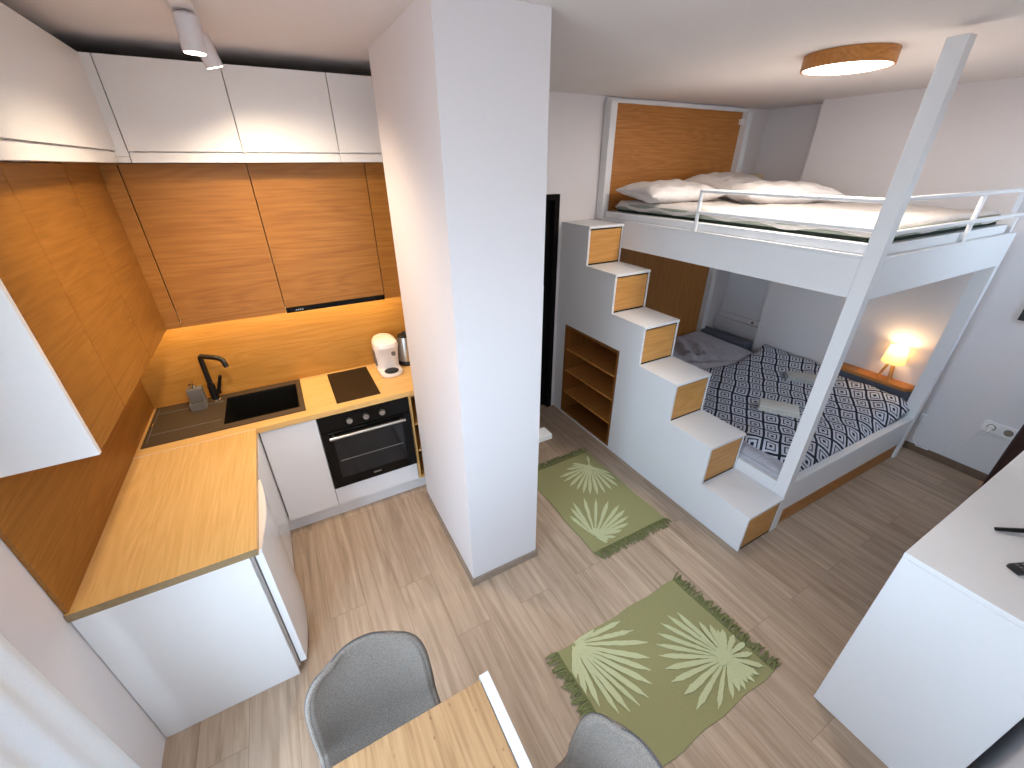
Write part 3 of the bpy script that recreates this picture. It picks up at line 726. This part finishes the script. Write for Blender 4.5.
# ------------------------------------------------------------------ bedside lamp
lx, ly = 5.33, 1.235
g = Thing('table_lamp', 'lit table lamp with cream shade on three wooden legs', 'lamp', (lx, ly, .618))
for k in range(3):
    a = R(100+120*k); bm = bmn()
    tube(bm, [(lx+.055*math.cos(a), ly+.055*math.sin(a), .6185), (lx+.022*math.cos(a), ly+.022*math.sin(a), .765)], [.009, .011], 10); g.part('leg', bm, 'drawer', smooth=True)
bm = bmn(); lathe(bm, lx, ly, [(.036, .765), (.036, .780)], 18); g.part('neck', bm, 'drawer', smooth=True)
bm = bmn(); lathe(bm, lx, ly, [(.012, .781), (.028, .82), (.03, .845), (.014, .875)], 16); g.part('bulb', bm, 'bulb', smooth=True)
bm = bmn()
def shd(u, v):
    a = 2*math.pi*u; r = .082-.022*v; return (lx+r*math.cos(a), ly+r*math.sin(a), .776+.140*v)
grid(bm, 41, 4, shd); bmesh.ops.remove_doubles(bm, verts=bm.verts, dist=.0005); g.part('lamp_shade', bm, 'shade', smooth='all')
bm = bmn(); tube(bm, [(5.515, .93, .30), (5.51, .93, .22), (5.505, .92, .12), (5.505, .88, .07), (5.512, .80, .069)], .004, 8)
g2 = Thing('switch_cord', 'white cord with inline switch hanging on the wall by the bed foot', 'cord', (5.52, .92, .07))
g2.part('cord', bm, 'plastic', smooth=True); g2.box('switch', 'plastic', 5.498, 5.526, .913, .948, .30, .365, bev=.006)
# sockets
g = Thing('wall_socket', 'white double wall socket low on the right wall with plug', 'socket', (XR, .50, .46))
g.box('plate', 'plastic', XR-.012, XR-.0005, .405, .60, .405, .495, bev=.003)
for y in (.455, .55):
    bm = bmn(); tube(bm, [(XR-.0125, y, .45), (XR-.0145, y, .45)], .026, 20); g.part('outlet', bm, 'tile')
bm = bmn(); tube(bm, [(XR-.015, .55, .45), (XR-.05, .55, .45)], [.02, .016], 14); pg = g.part('plug', bm, 'plastic', smooth=True)
bm = bmn(); tube(bm, [(XR-.05, .55, .45), (XR-.07, .55, .43), (XR-.05, .59, .36), (XR-.015, .64, .22), (XR-.015, .75, .085), (XR-.02, .85, .068)], .004, 8); g.part('cable', bm, 'plastic', pg, smooth=True)
g = Thing('wall_socket', 'white socket plate in the niche at the head of the lower bed', 'socket', (5.6, 2.68, .50))
g.box('plate', 'plastic', 5.635, 5.6445, 2.62, 2.74, .605, .655, bev=.002)
bm = bmn(); tube(bm, [(5.6345, 2.68, .63), (5.632, 2.68, .63)], .017, 18); g.part('outlet', bm, 'tile')
# framed picture whose corner enters at the right edge
g = Thing('picture_frame', 'black picture frame on the right wall, only its lower corner visible', 'picture', (XR, .60, 1.28))
bm = bmn(); prism(bm, [(.35, 1.275), (.735, 1.275), (.735, 1.80), (.35, 1.80)], [[(.375, 1.30), (.71, 1.30), (.71, 1.775), (.375, 1.775)]], 'X', XR-.022, XR-.0005); g.part('frame', bm, 'blackm')
g.box('mat_board', 'plastic', XR-.012, XR-.001, .376, .709, 1.301, 1.774)

# ceiling lamp
lcx, lcy = 3.675, 1.45
g = Thing('ceiling_lamp', 'round ceiling lamp with oak rim and glowing white diffuser', 'lamp', (lcx, lcy, ZC))
bm = bmn()
n = 48
for (r0, r1) in ((.198, .189),):
    V = []
    for r, z in ((r0, ZC-.001), (r0, ZC-.064), (r1, ZC-.064), (r1, ZC-.001)):
        V.append([bm.verts.new((lcx+r*math.cos(2*math.pi*k/n), lcy+r*math.sin(2*math.pi*k/n), z)) for k in range(n)])
    for i in range(4):
        a, b_ = V[i], V[(i+1) % 4]
        for k in range(n): bm.faces.new((a[k], a[(k+1) % n], b_[(k+1) % n], b_[k]))
g.part('rim', bm, 'bedwood', smooth=True)
bm = bmn(); lathe(bm, lcx, lcy, [(.187, ZC-.045), (.187, ZC-.062), (.175, ZC-.0645)], 48); g.part('diffuser', bm, 'diff', smooth=True)

# ------------------------------------------------------------------ corridor bench behind the pillar
g = Thing('hall_cabinet', 'white hall cabinet with seat slab, mostly hidden behind the pillar', 'cabinet', (2.2, 2.6, 0))
g.box('tall_unit', 'white', 1.983, 2.475, 2.33, 3.10, .0, 1.56, bev=.004)
g.box('seat_slab', 'white', 1.995, 2.522, 2.212, 2.329, .355, .40, bev=.006)

# ------------------------------------------------------------------ rugs
def blade(bm, b, t, w, z, wav=0.003):
    b = Vector((b[0], b[1], 0)); t = Vector((t[0], t[1], 0)); d = t-b; n = Vector((-d.y, d.x, 0)).normalized()
    K = 16; L_, R_ = [], []
    for i in range(K+1):
        s = .05+.95*i/K; ww = w*(.25+.75*min(1, s*1.5))*(1 if s < .84 else max(.15, (1-s)/.16))
        p = b+d*s
        L_.append(p+n*(ww/2+random.uniform(-wav, wav)*.6)); R_.append(p-n*(ww/2+random.uniform(-wav, wav)*.6))
    slab(bm, L_+R_[::-1], z)
def slab(bm, pts, z):
    lo = [bm.verts.new((p.x, p.y, z)) for p in pts]
    hi = [bm.verts.new((p.x, p.y, z+.0012)) for p in pts]
    n = len(pts)
    bm.faces.new(lo[::-1]); bm.faces.new(hi)
    for i in range(n): bm.faces.new((lo[i], lo[(i+1) % n], hi[(i+1) % n], hi[i]))
def clip(bm, x0, x1, y0, y1):
    for v in bm.verts:
        v.co.x = min(max(v.co.x, x0), x1); v.co.y = min(max(v.co.y, y0), y1)
def rug(corners, leaves, fr, label, w=.03):
    g = Thing('rug', label, 'rug', (sum(c[0] for c in corners)/4, sum(c[1] for c in corners)/4, 0), 'green palm leaf rugs')
    bm = bmn(); n = 30
    A, B_, C, D_ = [Vector((*c, 0)) for c in corners]
    def f(u, v):
        p = (A*(1-u)+B_*u)*(1-v)+(D_*(1-u)+C*u)*v
        e = .004*math.sin(u*19+v*3)*(1 if min(v, 1-v) < .02 else 0)
        return (p.x+.004*math.sin(v*14), p.y+e, .006+.0008*math.sin(u*9)*math.sin(v*8))
    grid(bm, n, n, f)
    ex = bmesh.ops.extrude_face_region(bm, geom=list(bm.faces))
    bmesh.ops.translate(bm, vec=(0, 0, -.0055), verts=[q for q in ex['geom'] if isinstance(q, bmesh.types.BMVert)])
    g.part('weave', bm, 'rug', smooth=True)
    xs = [c[0] for c in corners]; yy = [c[1] for c in corners]
    for base, tips in leaves:
        bm = bmn(); B0 = Vector((*base, 0)); k = 0
        tt = []
        for t0, t1 in zip(tips, tips[1:]+tips[:1]):
            tt.append(t0); a0, a1 = Vector((*t0, 0))-B0, Vector((*t1, 0))-B0
            if .34 < a0.angle(a1, 0) < .8:
                m_ = (a0.normalized()+a1.normalized()).normalized()*(a0.length+a1.length)/2*random.uniform(.80, .95); tt.append(tuple((B0+m_)[:2]))
        for t in tt:
            blade(bm, base, t, w*random.uniform(.66, .9), .0072+.00025*k); k += 1
        web = sorted([Vector((*t, 0))-B0 for t in tt], key=lambda q: math.atan2(q.y, q.x))
        slab(bm, [B0+q*random.uniform(.14, .22) for q in web], .0072+.00025*k)
        clip(bm, min(xs)+.01, max(xs)-.01, min(yy)+.008, max(yy)-.008)
        g.part('palm_leaf', bm, 'leaf', label='pale tufted fan palm leaf')
    for a, b_ in fr:
        a = Vector((*a, .006)); b_ = Vector((*b_, .006)); d = (b_-a); n_ = Vector((d.y, -d.x, 0)).normalized()
        bm = bmn(); m = int(d.length/.0055)
        for i in range(m):
            p = a+d*(i+.5)/m; ln = random.uniform(.04, .08); s = random.uniform(-.03, .03)
            q = p+n_*ln+d.normalized()*s; mid = (p+q)/2+Vector((0, 0, random.uniform(.004, .014)))
            q.z = .004+random.uniform(0, .006)
            tube(bm, [p, mid, q], [.0035, .0042, .003], 5)
        g.part('fringe', bm, 'fringe', smooth=True, kind='stuff')
    return g
random.seed(11)
def fan(base, tips, extra=1):
    """the measured finger tips plus fingers between them"""
    out = []
    for i, t in enumerate(tips):
        out.append(t)
    return base, out
A2 = fan((1.85, .985), [(2.16, .96), (2.19, .885), (2.21, .80), (2.16, .735), (2.12, .69), (2.08, .64), (2.02, .605), (1.96, .60), (1.90, .605), (1.85, .625), (1.79, .69), (1.765, .76), (1.76, .84), (2.0, .995)])
B2 = fan((2.51, .545), [(2.48, .84), (2.42, .855), (2.35, .845), (2.29, .81), (2.24, .77), (2.21, .72), (2.19, .66), (2.17, .60), (2.18, .53), (2.18, .46), (2.27, .41), (2.37, .405), (2.46, .40), (2.53, .40), (2.58, .41), (2.64, .42), (2.665, .545), (2.62, .65), (2.58, .70), (2.54, .74)])
rug([(1.725, .40), (2.035, .372), (2.69, .405), (2.655, 1.005)] if False else [(1.765, .385), (2.665, .385), (2.625, 1.005), (1.755, .995)],
    [A2, B2], [((1.755, .995), (1.765, .385)), ((2.665, .385), (2.625, 1.005))],
    'green palm leaf rug nearest the camera, between dining table and sideboard', .034)
A1 = fan((2.86, 2.12), [(2.56, 2.13), (2.56, 2.07), (2.565, 2.0), (2.59, 1.94), (2.61, 1.885), (2.65, 1.85), (2.70, 1.815), (2.76, 1.80), (2.83, 1.80), (2.90, 1.81), (2.94, 1.88), (2.95, 1.96), (2.66, 2.18), (2.75, 2.22), (2.93, 2.24)])
B1 = fan((2.42, 1.50), [(2.38, 1.74), (2.48, 1.84), (2.58, 1.835), (2.66, 1.79), (2.72, 1.72), (2.765, 1.65), (2.77, 1.59), (2.75, 1.53), (2.70, 1.48), (2.62, 1.455), (2.54, 1.43), (2.46, 1.42), (2.43, 1.80)])
rug([(2.325, 1.40), (2.97, 1.395), (2.965, 2.29), (2.33, 2.285)], [A1, B1], [((2.325, 1.40), (2.97, 1.395)), ((2.965, 2.29), (2.33, 2.285))],
    'green palm leaf rug in the corridor beside the staircase', .032)

# ------------------------------------------------------------------ sideboard and what stands on it
def sideboard(x0, x1, label, drawers=3):
    g = Thing('sideboard', label, 'cabinet', ((x0+x1)/2, 0, 0), 'white sideboard units')
    g.box('body', 'white', x0+.0195, x1-.0195, -.205, .204, .02, .984, bev=.001)
    for xa in (x0, x1-.019): g.box('side_panel', 'white', xa, xa+.019, -.207, .2255, .0, .9845, bev=.001)
    g.box('top', 'white', x0, x1, -.207, .2264, .985, 1.009, bev=.0025)
    g.box('plinth', 'white', x0+.0195, x1-.0195, -.19, .17, 0, .019)
    for k in range(drawers):
        z = .03+k*.317
        g.box('drawer', 'gloss', x0+.0205, x1-.0205, .2055, .2255, z, z+.312, bev=.0015)
sideboard(2.726, 3.742, 'tall white sideboard close to the camera at the lower right, remote on it')
sideboard(3.744, 4.70, 'white sideboard unit beyond the seam, farther along the window wall')
g = Thing('television', 'television on the sideboard of which only a black foot shows', 'television', (3.65, -.02, 1.009))
g.box('screen', 'black', 3.12, 4.35, -.055, -.035, 1.085, 1.78, bev=.004)
for s, xx in ((-1, 3.24), (1, 4.22)):
    bm = bmn(); tube(bm, [(xx-.0, -.03, 1.09), (xx+.005, .02, 1.035), (xx-.03*1, .06, 1.022), (xx-.085, .105, 1.0165)], [.007, .009, .009, .007], 10)
    tube(bm, [(xx, -.04, 1.09), (xx-.05, -.13, 1.0165)], [.007, .007], 10); g.part('foot', bm, 'blackm', smooth=True)
g = Thing('remote_control', 'black remote control on the sideboard at the right edge', 'remote', (3.0, -.03, 1.009))
bm = bmn(); box(bm, -.085, .085, -.021, .021, 1.0095, 1.026, bev=.005)
bmesh.ops.rotate(bm, verts=bm.verts, matrix=Matrix.Rotation(R(-24), 3, 'Z')); bmesh.ops.translate(bm, vec=(3.03, -.028, 0), verts=bm.verts); g.part('body', bm, 'blackm')
bm = bmn()
for i in range(5):
    for j in (-1, 0, 1): box(bm, -.06+i*.025-.005, -.06+i*.025+.005, j*.011-.003, j*.011+.003, 1.026, 1.028)
bmesh.ops.rotate(bm, verts=bm.verts, matrix=Matrix.Rotation(R(-24), 3, 'Z')); bmesh.ops.translate(bm, vec=(3.03, -.028, 0), verts=bm.verts); g.part('buttons', bm, 'grey')
# bag behind the sideboard
g = Thing('bag', 'tall dark brown bag leaning behind the sideboard at the right edge', 'bag', (5.2, .325, 0))
bm = bmn()
def bag(u, v):
    a = 2*math.pi*u; k = 1-.25*v**3
    return (5.27-.13*v**1.3+.10*k*math.cos(a), .325+.075*k*math.sin(a)*(1+.1*math.sin(3*a)), .004+.93*v)
V = grid(bm, 33, 16, bag); bmesh.ops.remove_doubles(bm, verts=bm.verts, dist=.0006); bmesh.ops.holes_fill(bm, edges=bm.edges, sides=0); g.part('body', bm, 'brown', smooth=True)
bm = bmn(); tube(bm, [(5.09, .325, .925), (5.10, .325, 1.0), (5.14, .325, 1.03), (5.18, .325, 1.0), (5.19, .325, .925)], .009, 8); g.part('handle', bm, 'brown', smooth=True)

# ------------------------------------------------------------------ table and chairs
g = Thing('dining_table', 'pale knotty oak dining table with white edge strip', 'table', (.88, .26, 0))
g.box('tabletop', 'table', .545, 1.213, -.20, .722, .724, .75, bev=.002)
g.box('edge_strip', 'white', 1.2165, 1.250, -.21, .735, .715, .752, bev=.003, label='white edge strip along the right side')
g.box('edge_strip', 'white', .508, .5415, -.21, .735, .715, .752, bev=.003, label='white edge strip along the left side')
g.box('apron', 'white', .58, 1.18, -.17, .69, .65, .7235)
for x in (.56, 1.14):
    for y in (-.18, .64): g.box('leg', 'white', x, x+.055, y, y+.055, 0, .715, bev=.003)

def chair(cx, cy, rz, label):
    base = Vector((cx, cy, 0)); rot = Matrix.Rotation(rz, 3, 'Z')
    g = Thing('dining_chair', label, 'chair', base, 'grey upholstered dining chairs')
    # profile in local coordinates: back at +y, seat towards -y
    prof = [(.265, .83, .105), (.262, .815, .150), (.252, .77, .192), (.238, .71, .211), (.222, .64, .215), (.205, .57, .215), (.18, .51, .215), (.135, .468, .215), (.07, .45, .215), (-.02, .443, .217), (-.12, .445, .215), (-.19, .452, .205), (-.225, .452, .18), (-.238, .443, .15)]
    NS, NP = 29, 46
    def cr(p0, p1, p2, p3, t): return tuple(.5*(2*b+(c-a)*t+(2*a-5*b+4*c-d)*t*t+(3*b-a-3*c+d)*t**3) for a, b, c, d in zip(p0, p1, p2, p3))
    def prof_at(q):
        f = q*(len(prof)-1); i = min(int(f), len(prof)-2); g_ = lambda k: prof[max(0, min(len(prof)-1, k))]
        return cr(g_(i-1), g_(i), g_(i+1), g_(i+2), f-i)
    def pt(i, s):
        q = i/(NP-1); y, z, hw = prof_at(q); t = 2*s/(NS-1)-1; c = abs(t)**2.4
        i_ = q*(len(prof)-1)
        back = max(0, min(1, (7.5-i_)/3)); back = back*back*(3-2*back); top = math.exp(-(i_/1.1)**2)
        y -= back*.055*c*(.5+.5*(1-math.exp(-i_/2))); z += (1-back)*.035*c-.018*c*top
        return Vector((hw*t*.915, y, z))
    bm = bmn()
    V = [[bm.verts.new(base+rot @ pt(i, s)) for s in range(NS)] for i in range(NP)]
    for i in range(NP-1):
        for s in range(NS-1): bm.faces.new((V[i][s], V[i][s+1], V[i+1][s+1], V[i+1][s]))
    sh = g.part('shell', bm, 'chair', smooth='all')
    md = sh.modifiers.new('thick', 'SOLIDIFY'); md.thickness = .022; md.offset = 0
    loop = [pt(i, 0) for i in range(NP)]+[pt(NP-1, s) for s in range(1, NS)]+[pt(i, NS-1) for i in range(NP-2, -1, -1)]+[pt(0, s) for s in range(NS-2, 0, -1)]
    bm = bmn(); q = [base+rot @ p for p in loop]
    tube(bm, q+[q[0]], .0112, 8, cap=False); g.part('edge_roll', bm, 'chair', smooth='all')
    def outw(p):
        if p.z > .52: d = Vector((p.x, 0, max(0, p.z-.66)*1.1))
        elif p.y < -.19: d = Vector((p.x*.5, -.16, 0))
        else: d = Vector((p.x, 0, 0))
        return p+d.normalized()*.0108
    tube(bm_ := bmn(), [base+rot @ outw(p) for p in loop]+[base+rot @ outw(loop[0])], .0022, 6, cap=False); bm = bm_; g.part('piping', bm, 'seam', smooth='all', label='thin dark seam along the edge')
    bm = bmn(); vs = box(bm, -.13, .13, -.14, .10, .402, .425, bev=.004)
    bmesh.ops.rotate(bm, verts=bm.verts, matrix=rot); bmesh.ops.translate(bm, vec=base, verts=bm.verts); g.part('seat_plate', bm, 'blackm')
    for sx in (-1, 1):
        for (y0, y1) in ((-.12, -.20), (.08, .19)):
            bm = bmn(); tube(bm, [base+rot @ Vector((sx*.11, y0, .412)), base+rot @ Vector((sx*.20, y1, 0))], [.016, .010], 12); g.part('leg', bm, 'drawer', smooth=True)
chair(.892, .735, R(2), 'grey upholstered chair at the far side of the dining table')
chair(1.27, .265, R(-88), 'grey upholstered chair at the right side of the table by the green rug')

# ------------------------------------------------------------------ light
def area(name, loc, rot, sx, sy, power, col, portal=False, spread=None):
    l = bpy.data.lights.new(name, 'AREA'); l.shape = 'RECTANGLE'; l.size = sx; l.size_y = sy; l.energy = power; l.color = col
    o = bpy.data.objects.new(name, l); COL.objects.link(o); o.location = loc; o.rotation_euler = rot
    if portal: l.cycles.is_portal = True
    if spread: l.spread = spread
    return o
def spot(name, loc, d, power, col, ang=100, blend=.6, size=.03):
    l = bpy.data.lights.new(name, 'SPOT'); l.energy = power; l.color = col; l.spot_size = R(ang); l.spot_blend = blend; l.shadow_soft_size = size
    o = bpy.data.objects.new(name, l); COL.objects.link(o); o.location = loc
    o.rotation_euler = Vector(d).to_track_quat('-Z', 'Y').to_euler()
def point(name, loc, power, col, size=.03):
    l = bpy.data.lights.new(name, 'POINT'); l.energy = power; l.color = col; l.shadow_soft_size = size
    o = bpy.data.objects.new(name, l); COL.objects.link(o); o.location = loc
WARM = (1, .80, .58)
for (p, d), e_, a_ in zip(SPOTS, (23, 40, 46), (152, 142, 88)): spot('kitchen_spot', p, d, e_, WARM, a_, 1)  # last spot belongs to the added head out of view
area('under_cabinet_glow', (.86, 2.985, 1.466), (R(18), 0, 0), 1.6, .03, 3.2, (1, .72, .36))
area('ceiling_lamp_light', (lcx, lcy, ZC-.072), (0, 0, 0), .36, .36, 20.5, (1, .90, .80))
point('bedside_bulb', (lx, ly, .895), 2.6, (1, .68, .38), .025)
for q in WINS: area('window_portal', ((q[0]+q[1])/2, YW-.09, (q[2]+q[3])/2), (R(90), 0, 0), q[1]-q[0], q[3]-q[2], 1, (1, 1, 1), portal=True)
q = WINL; area('window_portal', (-.09, (q[0]+q[1])/2, (q[2]+q[3])/2), (R(90), 0, R(-90)), q[1]-q[0], q[3]-q[2], 1, (1, 1, 1), portal=True)
w = bpy.data.worlds.new('world'); SC.world = w; w.use_nodes = True
nt = w.node_tree; bg = nt.nodes['Background']
tc = N(nt, 'ShaderNodeTexCoord'); sp = N(nt, 'ShaderNodeSeparateXYZ'); nt.links.new(tc.outputs['Generated'], sp.inputs[0])
r = ramp(nt, [(.35, (.30, .32, .34, 1)), (.52, (.64, .82, 1, 1)), (1, (.50, .72, 1, 1))])
mr = N(nt, 'ShaderNodeMapRange'); mr.inputs['From Min'].default_value = -1; nt.links.new(sp.outputs['Z'], mr.inputs['Value'])
nt.links.new(mr.outputs['Result'], r.inputs['Fac']); nt.links.new(r.outputs['Color'], bg.inputs['Color']); bg.inputs['Strength'].default_value = 11.8

# ------------------------------------------------------------------ camera
cd = bpy.data.cameras.new('camera'); cam = bpy.data.objects.new('camera', cd); COL.objects.link(cam)
cd.sensor_fit = 'HORIZONTAL'; cd.sensor_width = 36; cd.lens = 412.503/1024*36; cd.clip_start = .02
a, b_, c = R(-27.9726), R(-28.6976), R(-.3552)
fw = Vector((-math.sin(b_)*math.cos(a), math.cos(b_)*math.cos(a), math.sin(a)))
r0 = Vector((math.cos(b_), math.sin(b_), 0)); u0 = r0.cross(fw)
rr_ = r0*math.cos(c)+u0*math.sin(c); uu = -r0*math.sin(c)+u0*math.cos(c)
mw = Matrix((rr_, uu, -fw)).transposed().to_4x4(); mw.translation = (.94893, 0, 2.28167)
cam.matrix_world = mw
SC.camera = cam
vs = SC.view_settings; vs.view_transform = 'Standard'; vs.look = 'None'; vs.gamma = 1; vs.use_curve_mapping = False; vs.exposure = .42
SC.cycles.use_denoising = True
SC.cycles.max_bounces = 10; SC.cycles.diffuse_bounces = 6
